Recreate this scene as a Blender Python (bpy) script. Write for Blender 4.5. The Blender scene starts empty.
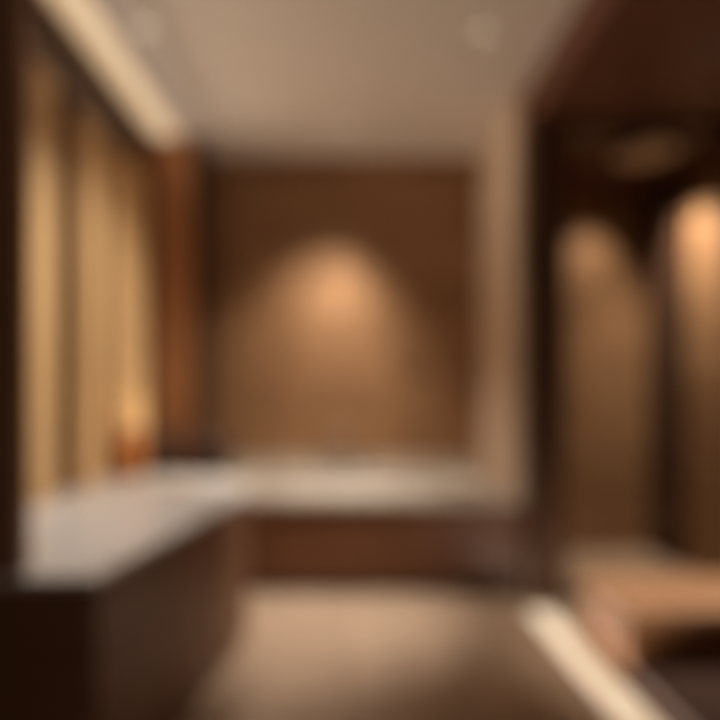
import bpy, bmesh, math
from mathutils import Vector, Matrix

S = bpy.context.scene
COL = S.collection
PI = math.pi

# ------------------------------------------------------------------ materials
def srgb(r, g, b):
    def f(c):
        c /= 255.0
        return c / 12.92 if c <= 0.04045 else ((c + 0.055) / 1.055) ** 2.4
    return (f(r), f(g), f(b), 1.0)

def base_mat(name, rough=0.5, metal=0.0, spec=0.5):
    m = bpy.data.materials.new(name)
    m.use_nodes = True
    nt = m.node_tree
    b = nt.nodes['Principled BSDF']
    b.inputs['Roughness'].default_value = rough
    b.inputs['Metallic'].default_value = metal
    b.inputs['Specular IOR Level'].default_value = spec
    return m, nt, b

def ramp_from(nt, fac, c1, c2, p1=0.3, p2=0.7):
    r = nt.nodes.new('ShaderNodeValToRGB')
    r.color_ramp.elements[0].position = p1
    r.color_ramp.elements[0].color = c1
    r.color_ramp.elements[1].position = p2
    r.color_ramp.elements[1].color = c2
    nt.links.new(fac, r.inputs['Fac'])
    return r

def coords(nt, scale):
    tc = nt.nodes.new('ShaderNodeTexCoord')
    mp = nt.nodes.new('ShaderNodeMapping')
    mp.inputs['Scale'].default_value = scale
    nt.links.new(tc.outputs['Object'], mp.inputs['Vector'])
    return mp.outputs['Vector']

def bump(nt, b, h, strength=0.1, dist=0.01):
    n = nt.nodes.new('ShaderNodeBump')
    n.inputs['Strength'].default_value = strength
    n.inputs['Distance'].default_value = dist
    nt.links.new(h, n.inputs['Height'])
    nt.links.new(n.outputs['Normal'], b.inputs['Normal'])

def wood(name, c1, c2, scale=(9, 9, 0.7), rough=0.45):
    m, nt, b = base_mat(name, rough, spec=0.35)
    v = coords(nt, scale)
    n = nt.nodes.new('ShaderNodeTexNoise')
    n.inputs['Scale'].default_value = 3.0
    n.inputs['Detail'].default_value = 8.0
    n.inputs['Distortion'].default_value = 0.6
    nt.links.new(v, n.inputs['Vector'])
    r = ramp_from(nt, n.outputs['Fac'], c1, c2)
    nt.links.new(r.outputs['Color'], b.inputs['Base Color'])
    bump(nt, b, n.outputs['Fac'], 0.08)
    return m

def stone(name, c1, c2, rough=0.25, scale=2.2):
    m, nt, b = base_mat(name, rough, spec=0.45)
    v = coords(nt, (1, 1, 1))
    n = nt.nodes.new('ShaderNodeTexNoise')
    n.inputs['Scale'].default_value = scale
    n.inputs['Detail'].default_value = 9.0
    n.inputs['Distortion'].default_value = 1.4
    nt.links.new(v, n.inputs['Vector'])
    r = ramp_from(nt, n.outputs['Fac'], c1, c2, 0.35, 0.65)
    nt.links.new(r.outputs['Color'], b.inputs['Base Color'])
    return m

def tile(name, c1, c2, grout, w, h, axes='XZ', rough=0.45, offset=0.5):
    m, nt, b = base_mat(name, rough, spec=0.4)
    tc = nt.nodes.new('ShaderNodeTexCoord')
    sp = nt.nodes.new('ShaderNodeSeparateXYZ')
    cb = nt.nodes.new('ShaderNodeCombineXYZ')
    nt.links.new(tc.outputs['Object'], sp.inputs[0])
    nt.links.new(sp.outputs[axes[0]], cb.inputs['X'])
    nt.links.new(sp.outputs[axes[1]], cb.inputs['Y'])
    k = nt.nodes.new('ShaderNodeTexBrick')
    k.offset = offset
    k.inputs['Color1'].default_value = c1
    k.inputs['Color2'].default_value = c2
    k.inputs['Mortar'].default_value = grout
    k.inputs['Scale'].default_value = 1.0
    k.inputs['Mortar Size'].default_value = 0.004
    k.inputs['Brick Width'].default_value = w
    k.inputs['Row Height'].default_value = h
    nt.links.new(cb.outputs[0], k.inputs['Vector'])
    n = nt.nodes.new('ShaderNodeTexNoise')
    n.inputs['Scale'].default_value = 5.0
    n.inputs['Detail'].default_value = 8.0
    nt.links.new(tc.outputs['Object'], n.inputs['Vector'])
    mx = nt.nodes.new('ShaderNodeMix')
    mx.data_type = 'RGBA'
    mx.blend_type = 'OVERLAY'
    mx.inputs[0].default_value = 0.25
    nt.links.new(k.outputs['Color'], mx.inputs[6])
    nt.links.new(n.outputs['Fac'], mx.inputs[7])
    nt.links.new(mx.outputs[2], b.inputs['Base Color'])
    bump(nt, b, k.outputs['Fac'], -0.15, 0.004)
    return m

def plain(name, c, rough=0.5, metal=0.0, spec=0.4, mott=0.12):
    m, nt, b = base_mat(name, rough, metal, spec)
    v = coords(nt, (1, 1, 1))
    n = nt.nodes.new('ShaderNodeTexNoise')
    n.inputs['Scale'].default_value = 6.0
    n.inputs['Detail'].default_value = 6.0
    nt.links.new(v, n.inputs['Vector'])
    lo = tuple(x * (1 - mott) for x in c[:3]) + (1,)
    r = ramp_from(nt, n.outputs['Fac'], lo, c)
    nt.links.new(r.outputs['Color'], b.inputs['Base Color'])
    return m

def glow(name, c, strength):
    m, nt, b = base_mat(name, 0.6)
    b.inputs['Base Color'].default_value = (0.8, 0.75, 0.68, 1)
    b.inputs['Emission Color'].default_value = c
    b.inputs['Emission Strength'].default_value = strength
    return m

def glass(name):
    m = bpy.data.materials.new(name)
    m.use_nodes = True
    nt = m.node_tree
    nt.nodes.clear()
    out = nt.nodes.new('ShaderNodeOutputMaterial')
    mix = nt.nodes.new('ShaderNodeMixShader')
    tr = nt.nodes.new('ShaderNodeBsdfTransparent')
    tr.inputs['Color'].default_value = (0.95, 0.94, 0.92, 1)
    gl = nt.nodes.new('ShaderNodeBsdfGlossy')
    gl.inputs['Roughness'].default_value = 0.02
    fr = nt.nodes.new('ShaderNodeFresnel')
    fr.inputs['IOR'].default_value = 1.35
    nt.links.new(fr.outputs[0], mix.inputs[0])
    nt.links.new(tr.outputs[0], mix.inputs[1])
    nt.links.new(gl.outputs[0], mix.inputs[2])
    nt.links.new(mix.outputs[0], out.inputs['Surface'])
    return m

def shade_mat():
    m = glow('shade glow', (1, .62, .28, 1), 0.45)
    m.node_tree.nodes['Principled BSDF'].inputs['Base Color'].default_value = srgb(206, 152, 84)
    return m

M = {
    'ceil':   plain('plaster taupe', srgb(234, 224, 212), 0.8, spec=0.2, mott=0.05),
    'wallback': tile('brown stone tile', srgb(158, 118, 82), srgb(140, 102, 70), srgb(96, 70, 50), 0.6, 0.3, 'XZ'),
    'wallside': tile('brown stone tile side', srgb(158, 118, 82), srgb(140, 102, 70), srgb(96, 70, 50), 0.6, 0.3, 'YZ'),
    'floor':  tile('tan floor tile', srgb(178, 150, 124), srgb(168, 140, 115), srgb(130, 105, 84), 0.6, 0.6, 'XY', rough=0.32, offset=0.0),
    'midwood': wood('mid brown timber', srgb(76, 48, 30), srgb(90, 58, 37)),
    'palewood': wood('pale honey timber', srgb(212, 170, 118), srgb(226, 188, 138)),
    'redwood': wood('orange brown timber', srgb(176, 120, 78), srgb(188, 132, 90)),
    'darkwood': wood('dark stained and shade timber', srgb(66, 44, 32), srgb(76, 52, 38)),  # plinth timber; also stands for shade on column side and shower corner
    'endwood': wood('dull brown timber', srgb(146, 106, 82), srgb(158, 116, 92)),
    'stepwood': wood('dark brown timber', srgb(66, 40, 26), srgb(78, 50, 34), scale=(0.8, 0.8, 9), rough=0.6),
    'benchwood': wood('brown timber', srgb(112, 70, 34), srgb(126, 80, 42), scale=(0.8, 0.8, 9), rough=0.7),
    'vanwood': wood('walnut timber', srgb(116, 80, 56), srgb(132, 94, 68), scale=(0.8, 0.8, 9)),
    'deckwood': wood('dark walnut timber', srgb(104, 66, 40), srgb(122, 78, 50), scale=(0.7, 0.7, 9)),
    'soffwood': wood('red brown timber', srgb(92, 54, 36), srgb(106, 64, 46), scale=(9, 0.7, 9)),
    'stone':  stone('pale grey marble', srgb(206, 198, 188), srgb(228, 222, 214), 0.3),
    'deckstone': stone('cream marble', srgb(186, 168, 146), srgb(204, 188, 168), 0.3),
    'benchstone': stone('tan stone', srgb(190, 140, 104), srgb(206, 158, 120), 0.35),
    'pale':   plain('pale tan plaster', srgb(230, 206, 182), 0.6, spec=0.25),
    'enamel': plain('white enamel', srgb(212, 200, 186), 0.42, spec=0.5, mott=0.03),
    'bronze': plain('dark bronze', srgb(84, 56, 38), 0.45, 0.3),
    'steel':  plain('brushed steel', srgb(150, 138, 126), 0.5, 1.0),
    'brass':  plain('aged brass', srgb(168, 124, 84), 0.35, 0.8),
    'palebrass': plain('pale satin brass', srgb(244, 230, 210), 0.4, 0.0),
    'copper': plain('copper glaze', srgb(206, 122, 54), 0.45, 0.0),
    'clay':   plain('dark brown ceramic', srgb(62, 40, 28), 0.45),
    'clay2':  plain('dark umber ceramic', srgb(74, 44, 30), 0.5),
    'white':  plain('white trim', srgb(215, 200, 182), 0.5),
    'glass':  glass('clear glass'),
}

# ------------------------------------------------------------------ mesh builder
class MB:
    def __init__(self):
        self.bm = bmesh.new()
    def box(self, x0, x1, y0, y1, z0, z1):
        v = [self.bm.verts.new(p) for p in
             ((x0, y0, z0), (x1, y0, z0), (x1, y1, z0), (x0, y1, z0),
              (x0, y0, z1), (x1, y0, z1), (x1, y1, z1), (x0, y1, z1))]
        for f in ((3, 2, 1, 0), (4, 5, 6, 7), (0, 1, 5, 4), (1, 2, 6, 5), (2, 3, 7, 6), (3, 0, 4, 7)):
            self.bm.faces.new([v[i] for i in f])
        return self
    def prism(self, pts, z0, z1):                     # pts counter-clockwise seen from above
        a = [self.bm.verts.new((x, y, z0)) for x, y in pts]
        b = [self.bm.verts.new((x, y, z1)) for x, y in pts]
        n = len(pts)
        self.bm.faces.new(a[::-1])
        self.bm.faces.new(b)
        for i in range(n):
            j = (i + 1) % n
            self.bm.faces.new((a[i], a[j], b[j], b[i]))
        return self
    def lathe(self, cx, cy, prof, n=48):              # prof: list of (r, z), bottom to top
        rings = []
        for r, z in prof:
            if r < 1e-5:
                rings.append([self.bm.verts.new((cx, cy, z))])
            else:
                rings.append([self.bm.verts.new((cx + r * math.cos(2 * PI * k / n),
                                                 cy + r * math.sin(2 * PI * k / n), z)) for k in range(n)])
        for a, b in zip(rings, rings[1:]):
            for k in range(n):
                l = (k + 1) % n
                if len(a) == 1 and len(b) == 1:
                    continue
                if len(a) == 1:
                    self.bm.faces.new((a[0], b[l], b[k]))
                elif len(b) == 1:
                    self.bm.faces.new((a[k], a[l], b[0]))
                else:
                    self.bm.faces.new((a[k], a[l], b[l], b[k]))
        return self
    def tube(self, pts, r, n=16):
        pts = [Vector(p) for p in pts]
        rings = []
        for i, p in enumerate(pts):
            d = (pts[min(i + 1, len(pts) - 1)] - pts[max(i - 1, 0)]).normalized()
            up = Vector((1, 0, 0)) if abs(d.x) < 0.9 else Vector((0, 0, 1))
            u = d.cross(up).normalized()
            w = d.cross(u).normalized()
            rings.append([self.bm.verts.new(p + r * (math.cos(2 * PI * k / n) * u + math.sin(2 * PI * k / n) * w)) for k in range(n)])
        for a, b in zip(rings, rings[1:]):
            for k in range(n):
                l = (k + 1) % n
                self.bm.faces.new((a[k], a[l], b[l], b[k]))
        self.bm.faces.new(rings[0][::-1])
        self.bm.faces.new(rings[-1])
        return self
    def frame(self, ox0, ox1, oy0, oy1, ix0, ix1, iy0, iy1, z0, z1):   # slab with a rectangular hole
        O = [(ox0, oy0), (ox1, oy0), (ox1, oy1), (ox0, oy1)]
        I = [(ix0, iy0), (ix1, iy0), (ix1, iy1), (ix0, iy1)]
        ob = [self.bm.verts.new((x, y, z0)) for x, y in O]
        ot = [self.bm.verts.new((x, y, z1)) for x, y in O]
        ib = [self.bm.verts.new((x, y, z0)) for x, y in I]
        it = [self.bm.verts.new((x, y, z1)) for x, y in I]
        for i in range(4):
            j = (i + 1) % 4
            self.bm.faces.new((ot[i], ot[j], it[j], it[i]))
            self.bm.faces.new((ob[j], ob[i], ib[i], ib[j]))
            self.bm.faces.new((ob[i], ob[j], ot[j], ot[i]))
            self.bm.faces.new((ib[j], ib[i], it[i], it[j]))
        return self
    def build(self, name, mat, parent=None, origin=None, bevel=0.004, smooth=False):
        if parent is not None:
            p, off = parent, Vector((0, 0, 0))
            while p is not None:
                off += p.location
                p = p.parent
        else:
            off = Vector(origin) if origin else Vector((0, 0, 0))
        bmesh.ops.recalc_face_normals(self.bm, faces=self.bm.faces[:])
        bmesh.ops.translate(self.bm, verts=self.bm.verts[:], vec=-off)
        me = bpy.data.meshes.new(name)
        self.bm.to_mesh(me)
        self.bm.free()
        if smooth:
            for f in me.polygons:
                f.use_smooth = True
        me.materials.append(M[mat] if isinstance(mat, str) else mat)
        o = bpy.data.objects.new(name, me)
        COL.objects.link(o)
        if parent is not None:
            o.parent = parent
        else:
            o.location = off
        if bevel:
            b = o.modifiers.new('bevel', 'BEVEL')
            b.width = bevel
            b.segments = 2
            b.limit_method = 'ANGLE'
            b.angle_limit = 0.7
        if smooth:
            pass
        return o

def tag(o, label, cat, group=None):
    o['label'] = label
    o['category'] = cat
    if group:
        o['group'] = group
    return o

def thing(name, loc, label, cat, group=None):
    o = bpy.data.objects.new(name, None)
    o.empty_display_size = 0.1
    COL.objects.link(o)
    o.location = loc
    return tag(o, label, cat, group)

def struct(name, mb, mat, bevel=0.0):
    o = mb.build(name, mat, bevel=bevel)
    o['kind'] = 'structure'
    return o

# ------------------------------------------------------------------ the room
# metres; the camera stands at the origin, 1.4 m above the floor, looking along +Y
F = 560.0
CH = 1.40
XL, XR = -1.61, 2.75
YB, YF = 5.02, -1.2
HC, HS = 3.50, 3.22            # main ceiling, dropped timber soffit
XS = 1.18                     # left edge of soffit and shower side

struct('floor', MB().box(XL - .1, XR + .1, YF, YB + .1, -0.1, 0), 'floor')
struct('ceiling', MB().box(XL - .1, XR + .1, YF, YB + .1, HC, HC + 0.1), 'ceil')
struct('wall_back', MB().box(XL - .1, XR + .1, YB, YB + .1, 0, HC), 'wallback')
struct('wall_left', MB().box(XL - .1, XL, YF, YB, 0, HC), 'midwood')
struct('wall_right', MB().box(XR, XR + .1, YF, YB, 0, HC), 'wallside')
struct('wall_partition', MB().box(XS, XS + .06, 3.94, YB, .671, HC - .001), 'pale', bevel=0.01)
struct('ceiling_soffit', MB().box(XS + .061, XR, YF, YB, HS, HC), 'soffwood', bevel=0.005)
struct('trim_1', MB().box(XL, XL + .05, 1.70, YB, 3.06, 3.12), 'midwood', bevel=0.005)

# ------------------------------------------------------------------ lamps
WARM = (1.0, 0.93, 0.83)
WHITE = (1.0, 0.97, 0.94)
def spot(parent, world, target, power, size_deg, blend=0.6, radius=0.04, color=WARM):
    l = bpy.data.lights.new('beam', 'SPOT')
    l.energy = power
    l.spot_size = math.radians(size_deg)
    l.spot_blend = blend
    l.shadow_soft_size = radius
    l.color = color
    o = bpy.data.objects.new('beam', l)
    COL.objects.link(o)
    o.parent = parent
    o.location = Vector(world) - parent.location
    d = Vector(target) - Vector(world)
    o.rotation_euler = d.to_track_quat('-Z', 'Y').to_euler()
    return o

def downlight(x, y, z, label, power=0, target=None, size=50, blend=0.6, lens=0.6, color=WARM, r=0.05):
    t = thing('downlight', (x, y, z), label, 'ceiling light', 'recessed downlights')
    MB().lathe(x, y, [(r, z - 0.001), (r, z - 0.006), (r + .02, z - .008), (r + .025, z - .001)]).build('trim_ring', 'white' if z > 3.3 else 'bronze', t, bevel=0, smooth=True)
    g = glow('lens glow', (1, .8, .6, 1), lens)
    if z < 3.3:
        g.node_tree.nodes['Principled BSDF'].inputs['Base Color'].default_value = srgb(90, 60, 44)
    MB().lathe(x, y, [(0, z - .003), (r, z - .003), (r, z - .001), (0, z - .001)]).build('lens', g, t, bevel=0)
    if power:
        spot(t, (x, y, z - 0.03), target or (x, y, 0), power, size, blend, color=color)
    return t

def area(parent, world, rot, sx, sy, power, color=WARM, spread=180):
    l = bpy.data.lights.new('glow', 'AREA')
    l.shape = 'RECTANGLE'
    l.size, l.size_y = sx, sy
    l.energy = power
    l.color = color
    l.spread = math.radians(spread)
    o = bpy.data.objects.new('glow', l)
    COL.objects.link(o)
    o.parent = parent
    o.location = Vector(world) - parent.location
    o.rotation_euler = rot
    return o

# ------------------------------------------------------------------ left side: vanity
end = MB().box(XL + .002, -1.0, 1.72, 1.78, .841, HC - .002).build('end_panel', 'endwood', origin=(-1.3, 1.75, .841))
tag(end, 'tall dark brown timber panel standing on the near end of the marble vanity counter', 'wall panel')

van = thing('vanity_cabinet', (-1.15, 2.6, 0), 'long dark walnut vanity cabinet under the pale grey marble counter', 'cabinet')
cpts = [(-1.60, 1.725), (-.785, 1.725), (-.574, 3.21), (-.87, 3.88), (-1.60, 3.88)]
MB().prism(cpts, 0.0, 0.81).build('body', 'vanwood', van)
MB().box(-1.60, -.785, 1.708, 1.7245, 0.0, 0.81).build('side_panel', 'vanwood', van)
a, b = Vector((-.785, 1.725)), Vector((-.574, 3.21))
u = (b - a).normalized()
nrm = Vector((u.y, -u.x))
L = (b - a).length
for k in range(3):
    s0, s1 = L * k / 3 + .008, L * (k + 1) / 3 - .008
    q = [a + u * s0 + nrm * .0005, a + u * s0 + nrm * .016, a + u * s1 + nrm * .016, a + u * s1 + nrm * .0005]
    MB().prism([tuple(p) for p in q], 0.05, 0.79).build('door', 'vanwood', van, bevel=0.003)
top = MB().prism([(-1.605, 1.705), (-.766, 1.705), (-.554, 3.22), (-.86, 3.895), (-1.605, 3.895)], 0.811, 0.84)
top = top.build('countertop', 'stone', origin=(-1.15, 2.6, 0.811), bevel=0.006)
tag(top, 'pale grey marble countertop of the long vanity on the near side', 'countertop')

# pale upright panels on the left wall
pn = [(2.69, 2.99, 'pale honey timber wall panel beside the dark timber end panel'),
      (3.26, 3.55, 'middle one of three pale honey timber panels above the vanity'),
      (3.70, 4.33, 'widest pale honey timber wall panel, behind the small golden lamp')]
for y0, y1, lab in pn:
    o = MB().box(XL + .001, -1.54, y0, y1, .842, 3.06).build('wall_panel', 'palewood', origin=(-1.575, (y0 + y1) / 2, .842), bevel=0.008)
    tag(o, lab, 'wall panel', 'pale timber wall panels')

# cove light along the top of the left wall
cove = thing('cove_light', (-1.45, 3.0, HC), 'warm glowing cove light strip between ceiling and timber wall', 'cove light')
MB().box(-1.56, -1.545, 1.72, 4.55, 3.43, HC - .001).box(-1.335, -1.32, 1.72, 4.55, 3.46, HC - .001).build('channel', 'white', cove, bevel=0.002)
MB().box(-1.543, -1.337, 1.72, 4.55, 3.47, HC - .002).build('diffuser', glow('cove glow', (1, .70, .40, 1), 0.56), cove, bevel=0)
area(cove, (-1.535, 3.1, 3.16), (0, math.radians(-92), 0), 0.06, 2.8, 6, (1, .84, .66), spread=70)
area(cove, (-1.525, 3.1, 3.16), (0, math.radians(-135), 0), 0.06, 2.8, 0.9, WARM, spread=80)

# corner column
cc = thing('corner_column', (-1.4, 4.8, .671), 'tall orange brown timber column in the far corner beside the tiled wall', 'column')
MB().box(XL + .002, -1.255, 4.57, YB - .002, .672, HC - .002).build('body', 'redwood', cc, bevel=0.008)
MB().box(-1.254, -1.20, 4.60, YB - .002, .672, HC - .002).build('side_panel', 'darkwood', cc, bevel=0.005)['label'] = 'side panel coloured dark as shade'  # shade on the column's side face, put into a darker timber

# ------------------------------------------------------------------ bath platform
bs = thing('bath_surround', (-.17, 3.95, 0), 'dark walnut panelled front of the raised bath platform', 'bath surround')
MB().box(XL + .002, XS + .056, 3.99, 4.04, 0.06, .609).build('backing', 'deckwood', bs)
xs = [XL + .01, -.62, .32, XS + .05]
for x0, x1 in zip(xs, xs[1:]):
    MB().box(x0 + .004, x1 - .004, 3.95, 3.989, 0.065, .605).build('front_panel', 'deckwood', bs, bevel=0.006)
MB().box(XL + .002, XS + .056, 4.0, 4.03, 0.0, .059).build('plinth', 'darkwood', bs)
dk = MB().frame(XL + .002, XS + .056, 3.92, 5.018, -.84, .98, 4.06, 4.78, .61, .67)
dk.box(-1.188, XS - .004, 4.985, 5.018, .671, .84)
dk = dk.build('stone_deck', 'deckstone', origin=(-.17, 4.47, .61), bevel=0.006)
tag(dk, 'cream stone ledge around the bath against the tiled wall', 'ledge')

# drop-in bathtub
def bathtub():
    m = MB()
    bm = m.bm
    def ring(x0, x1, y0, y1, z, r, n=6):
        vs = []
        for cx, cy, a0 in ((x1 - r, y1 - r, 0), (x0 + r, y1 - r, 90), (x0 + r, y0 + r, 180), (x1 - r, y0 + r, 270)):
            for k in range(n + 1):
                t = math.radians(a0 + 90 * k / n)
                vs.append(bm.verts.new((cx + r * math.cos(t), cy + r * math.sin(t), z)))
        return vs
    R = [ring(-.70, .84, 4.16, 4.68, .12, .12), ring(-.80, .94, 4.09, 4.75, .30, .12), ring(-.825, .965, 4.075, 4.765, .672, .10),
         ring(-.90, 1.04, 4.0, 4.84, .672, .10), ring(-.90, 1.04, 4.0, 4.84, .715, .10), ring(-.89, 1.03, 4.01, 4.83, .722, .10),
         ring(-.80, .94, 4.09, 4.75, .722, .10), ring(-.79, .93, 4.10, 4.74, .712, .10), ring(-.75, .89, 4.13, 4.71, .30, .12),
         ring(-.66, .80, 4.18, 4.66, .16, .12)]
    for A, B in zip(R, R[1:]):
        n = len(A)
        for k in range(n):
            l = (k + 1) % n
            bm.faces.new((A[k], A[l], B[l], B[k]))
    bm.faces.new(R[0][::-1])
    bm.faces.new(R[-1])
    return m
tub = thing('bathtub', (.07, 4.42, .12), 'white drop-in bathtub with a raised rim in the cream stone ledge', 'bathtub')
bathtub().build('shell', 'enamel', tub, bevel=0, smooth=False)
MB().lathe(.07, 4.42, [(0, .161), (.035, .161), (.035, .166), (0, .168)]).build('drain', 'steel', tub, bevel=0, smooth=True)

# bath tap on the ledge behind the tub
tap = thing('bath_tap', (-.04, 4.91, .67), 'grey metal bath tap on the ledge behind the tub', 'tap')
MB().lathe(-.04, 4.91, [(0, .671), (.04, .671), (.04, .68), (.024, .69), (.024, 1.0), (0, 1.0)], 32).build('column', 'steel', tap, bevel=0, smooth=False)
arc = [(-.04, 4.91, .98)] + [(-.04, 4.91 - .12 * (1 - math.cos(t)), 1.0 + .12 * math.sin(t)) for t in [PI * k / 14 for k in range(15)]] + [(-.04, 4.67, .95)]
MB().tube(arc, .022).build('spout', 'steel', tap, bevel=0, smooth=True)
for s in (-1, 1):
    hx = -.04 + s * .16
    h = MB().lathe(hx, 4.91, [(0, .671), (.036, .671), (.036, .68), (.022, .69), (.022, .80), (.03, .81), (.03, .85), (0, .855)], 32).build('handle', 'steel', tap, bevel=0, smooth=False)
    MB().tube([(hx, 4.91, .83), (hx + s * .09, 4.91, .85)], .01).build('lever', 'steel', h, bevel=0, smooth=True)

# objects on the counter and ledge
lx, ly = -1.41, 3.68
lamp = thing('table_lamp', (lx, ly, .841), 'small golden lamp with copper body on the vanity by the pale panels', 'lamp')
MB().lathe(lx, ly, [(0, .842), (.075, .842), (.078, .855), (.06, .865), (0, .866)]).build('base', 'brass', lamp, bevel=0, smooth=True)
MB().lathe(lx, ly, [(.04, .866), (.072, .90), (.088, .97), (.08, 1.04), (.05, 1.12), (.022, 1.17), (.014, 1.21), (0, 1.21)]).build('body', 'copper', lamp, bevel=0, smooth=True)
MB().lathe(lx, ly, [(.088, 1.17), (.094, 1.17), (.07, 1.40), (.064, 1.40), (.088, 1.17)]).lathe(lx, ly, [(0, 1.385), (.064, 1.385), (.064, 1.39), (0, 1.39)]).build('lamp_shade', shade_mat(), lamp, bevel=0, smooth=False)

jx, jy = -1.40, 4.34
jar = thing('jar', (jx, jy, .671), 'tall dark brown ceramic jar in front of the orange brown column', 'jar')
MB().lathe(jx, jy, [(0, .672), (.09, .672), (.125, .76), (.13, .86), (.10, .97), (.07, 1.02), (.075, 1.04), (0, 1.04)]).build('body', 'clay', jar, bevel=0, smooth=True)
MB().lathe(jx, jy, [(0, 1.041), (.08, 1.041), (.08, 1.06), (.035, 1.08), (.018, 1.09), (.024, 1.115), (0, 1.12)]).build('lid', 'clay', jar, bevel=0, smooth=True)
bx_, by_ = -1.06, 4.40
bowl = MB().lathe(bx_, by_, [(0, .672), (.08, .672), (.085, .70), (.14, .82), (.175, .96), (.185, 1.03), (.177, 1.03), (.165, .96), (.13, .83), (.07, .72), (0, .71)])
bowl = bowl.build('bowl', 'clay2', origin=(bx_, by_, .671), bevel=0, smooth=True)
tag(bowl, 'deep dark umber bowl on the cream ledge between the jar and the tub', 'bowl')

# ------------------------------------------------------------------ right side: shower
ss = thing('shower_screen', (2.0, 3.79, 0), 'dark bronze framed glass shower screen beside the pale wall', 'shower screen')
MB().box(XS + .062, 1.47, 3.74, 3.938, 0, HS - .001).build('post', 'bronze', ss)
MB().box(1.471, XR - .002, 3.75, 3.83, HS - .08, HS - .001).build('header', 'bronze', ss)
MB().box(1.471, XR - .002, 3.76, 3.82, 0.0, .05).build('sill', 'bronze', ss)
MB().box(1.473, XR - .004, 3.784, 3.796, .051, HS - .082).build('glass_panel', 'glass', ss, bevel=0)['label'] = 'clear glass pane'

cp = MB().box(XR - .06, XR - .001, 4.52, YB - .002, 0.001, HS - .002).build('corner_shade_panel', 'darkwood', origin=(XR - .03, 4.77, 0), bevel=0.006)  # dark panel added to stand for the unlit stripe in the corner
tag(cp, 'dark upright panel added as the shade in the corner of the shower', 'wall panel')

hx, hy = 2.17, 4.06
sh = thing('rain_shower', (hx, hy, HS), 'round pale brass rain shower hanging from the dark shower ceiling', 'shower')
MB().lathe(hx, hy, [(0, HS - .06), (.018, HS - .06), (.018, HS - .012), (.05, HS - .01), (.05, HS - .001), (0, HS - .001)], 32).build('arm', 'palebrass', sh, bevel=0)
MB().lathe(hx, hy, [(.2, HS - .094), (.215, HS - .092), (.218, HS - .08), (.2, HS - .07), (0, HS - .061)]).build('plate', 'palebrass', sh, bevel=0, smooth=True)
f = MB().lathe(hx, hy, [(0, HS - .099), (.198, HS - .099), (.198, HS - .09), (0, HS - .09)])
for ring_r, cnt in ((.05, 8), (.1, 16), (.15, 24)):
    for k in range(cnt):
        t = 2 * PI * k / cnt
        f.lathe(hx + ring_r * math.cos(t), hy + ring_r * math.sin(t), [(0, HS - .104), (.004, HS - .104), (.005, HS - .0985), (0, HS - .0985)], 8)
f.build('spray_face', 'palebrass', sh, bevel=0)

# bench in front of the screen
bn = thing('bench', (2.0, 3.02, 0), 'low stone topped bench in front of the glass shower screen', 'bench')
MB().box(1.36, XR - .002, 2.70, 3.20, 0, .30).build('body', 'benchwood', bn, bevel=0.006)
MB().box(1.34, XR - .002, 2.67, 3.22, .301, .36).build('seat', 'benchstone', bn, bevel=0.012)

st = MB().box(1.36, XR - .002, 1.95, 2.69, 0.0005, .09).build('step', 'stepwood', origin=(2.05, 2.3, 0), bevel=0.008)
tag(st, 'low dark brown step on the floor in front of the bench', 'step')

# floor light along the foot of the bench
fl = thing('floor_light', (1.228, 2.85, 0), 'warm glowing light strip in the floor along the bench', 'floor light')
MB().box(1.13, 1.145, 2.1, 3.6, 0.0005, .012).box(1.31, 1.325, 2.1, 3.6, 0.0005, .012).box(1.145, 1.31, 2.1, 2.115, .0005, .012).box(1.145, 1.31, 3.585, 3.6, .0005, .012).build('channel', 'brass', fl, bevel=0.002)
MB().box(1.146, 1.309, 2.116, 3.584, .0005, .009).build('diffuser', glow('strip glow', (1, .72, .42, 1), 0.54), fl, bevel=0)
area(fl, (1.228, 2.85, .013), (PI, 0, 0), 0.12, 1.45, 7, WARM)

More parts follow.
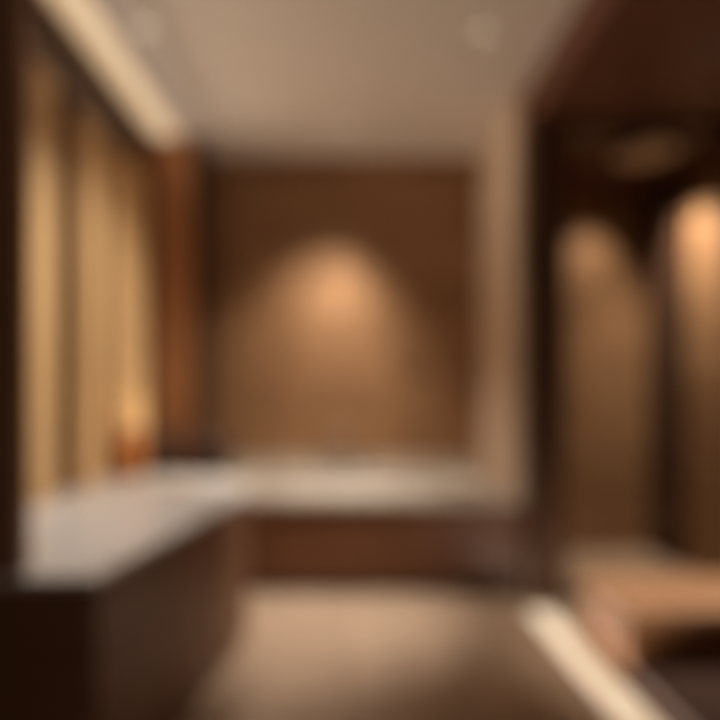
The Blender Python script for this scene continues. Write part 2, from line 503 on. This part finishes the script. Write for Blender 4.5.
# ------------------------------------------------------------------ downlights
downlight(-1.155, 3.22, HC, 'recessed round ceiling light close to the cove light strip', 190, (-1.1, 2.05, .84), 52, 1.0, lens=.6, color=WHITE)
sl = downlight(.80, 3.24, HC, 'recessed round ceiling light close to the dropped dark soffit', 260, (-1.6, 3.5, 1.6), 50, .9, lens=.4, color=WARM)
spot(sl, (.78, 3.25, HC - .03), (-.24, 3.6, 0), 480, 40, 1.0, color=WHITE)
wl = downlight(0.0, 4.42, HC, 'recessed round ceiling light washing the middle of the tiled wall', 160, (-.03, 5.02, 1.7), 33, .9, lens=.5)
spot(wl, (0, 4.38, HC - .03), (-.32, 4.6, .3), 320, 80, 1.0, color=WARM)
downlight(2.17, 4.66, HS, 'recessed round light in the shower ceiling near the tiled wall', 56, (2.17, 5.0, 2.2), 66, 1.0, lens=.03)
downlight(2.36, 4.44, HS, 'recessed round light in the shower ceiling near the side wall', 260, (2.75, 4.2, .9), 90, 1.0, lens=.03)
downlight(1.93, 2.95, HS, 'added recessed round light in the dark soffit to brighten the bench', 300, (2.0, 3.0, .3), 46, .8, lens=.03)  # lamp added to brighten the bench top, no known fixture here

# ------------------------------------------------------------------ world, camera, view
w = bpy.data.worlds.new('World')
S.world = w
w.use_nodes = True
w.node_tree.nodes['Background'].inputs['Color'].default_value = (1, .82, .66, 1)
w.node_tree.nodes['Background'].inputs['Strength'].default_value = 0.13

cam = bpy.data.cameras.new('Camera')
co = bpy.data.objects.new('Camera', cam)
COL.objects.link(co)
co.location = (0, 0, CH)
co.rotation_euler = (PI / 2, 0, 0)
cam.sensor_width = 36
cam.lens = 28
cam.shift_x = 14 / 720
cam.shift_y = 33 / 720
cam.clip_start = 0.05
cam.dof.use_dof = True
cam.dof.focus_distance = 0.30
cam.dof.aperture_fstop = 1.22
S.camera = co

S.cycles.use_denoising = True
S.cycles.max_bounces = 10
S.cycles.diffuse_bounces = 6
S.cycles.sample_clamp_indirect = 5
S.view_settings.view_transform = 'Standard'
S.view_settings.look = 'None'
S.view_settings.exposure = 0.0
S.view_settings.gamma = 1.0
S.view_settings.use_curve_mapping = False
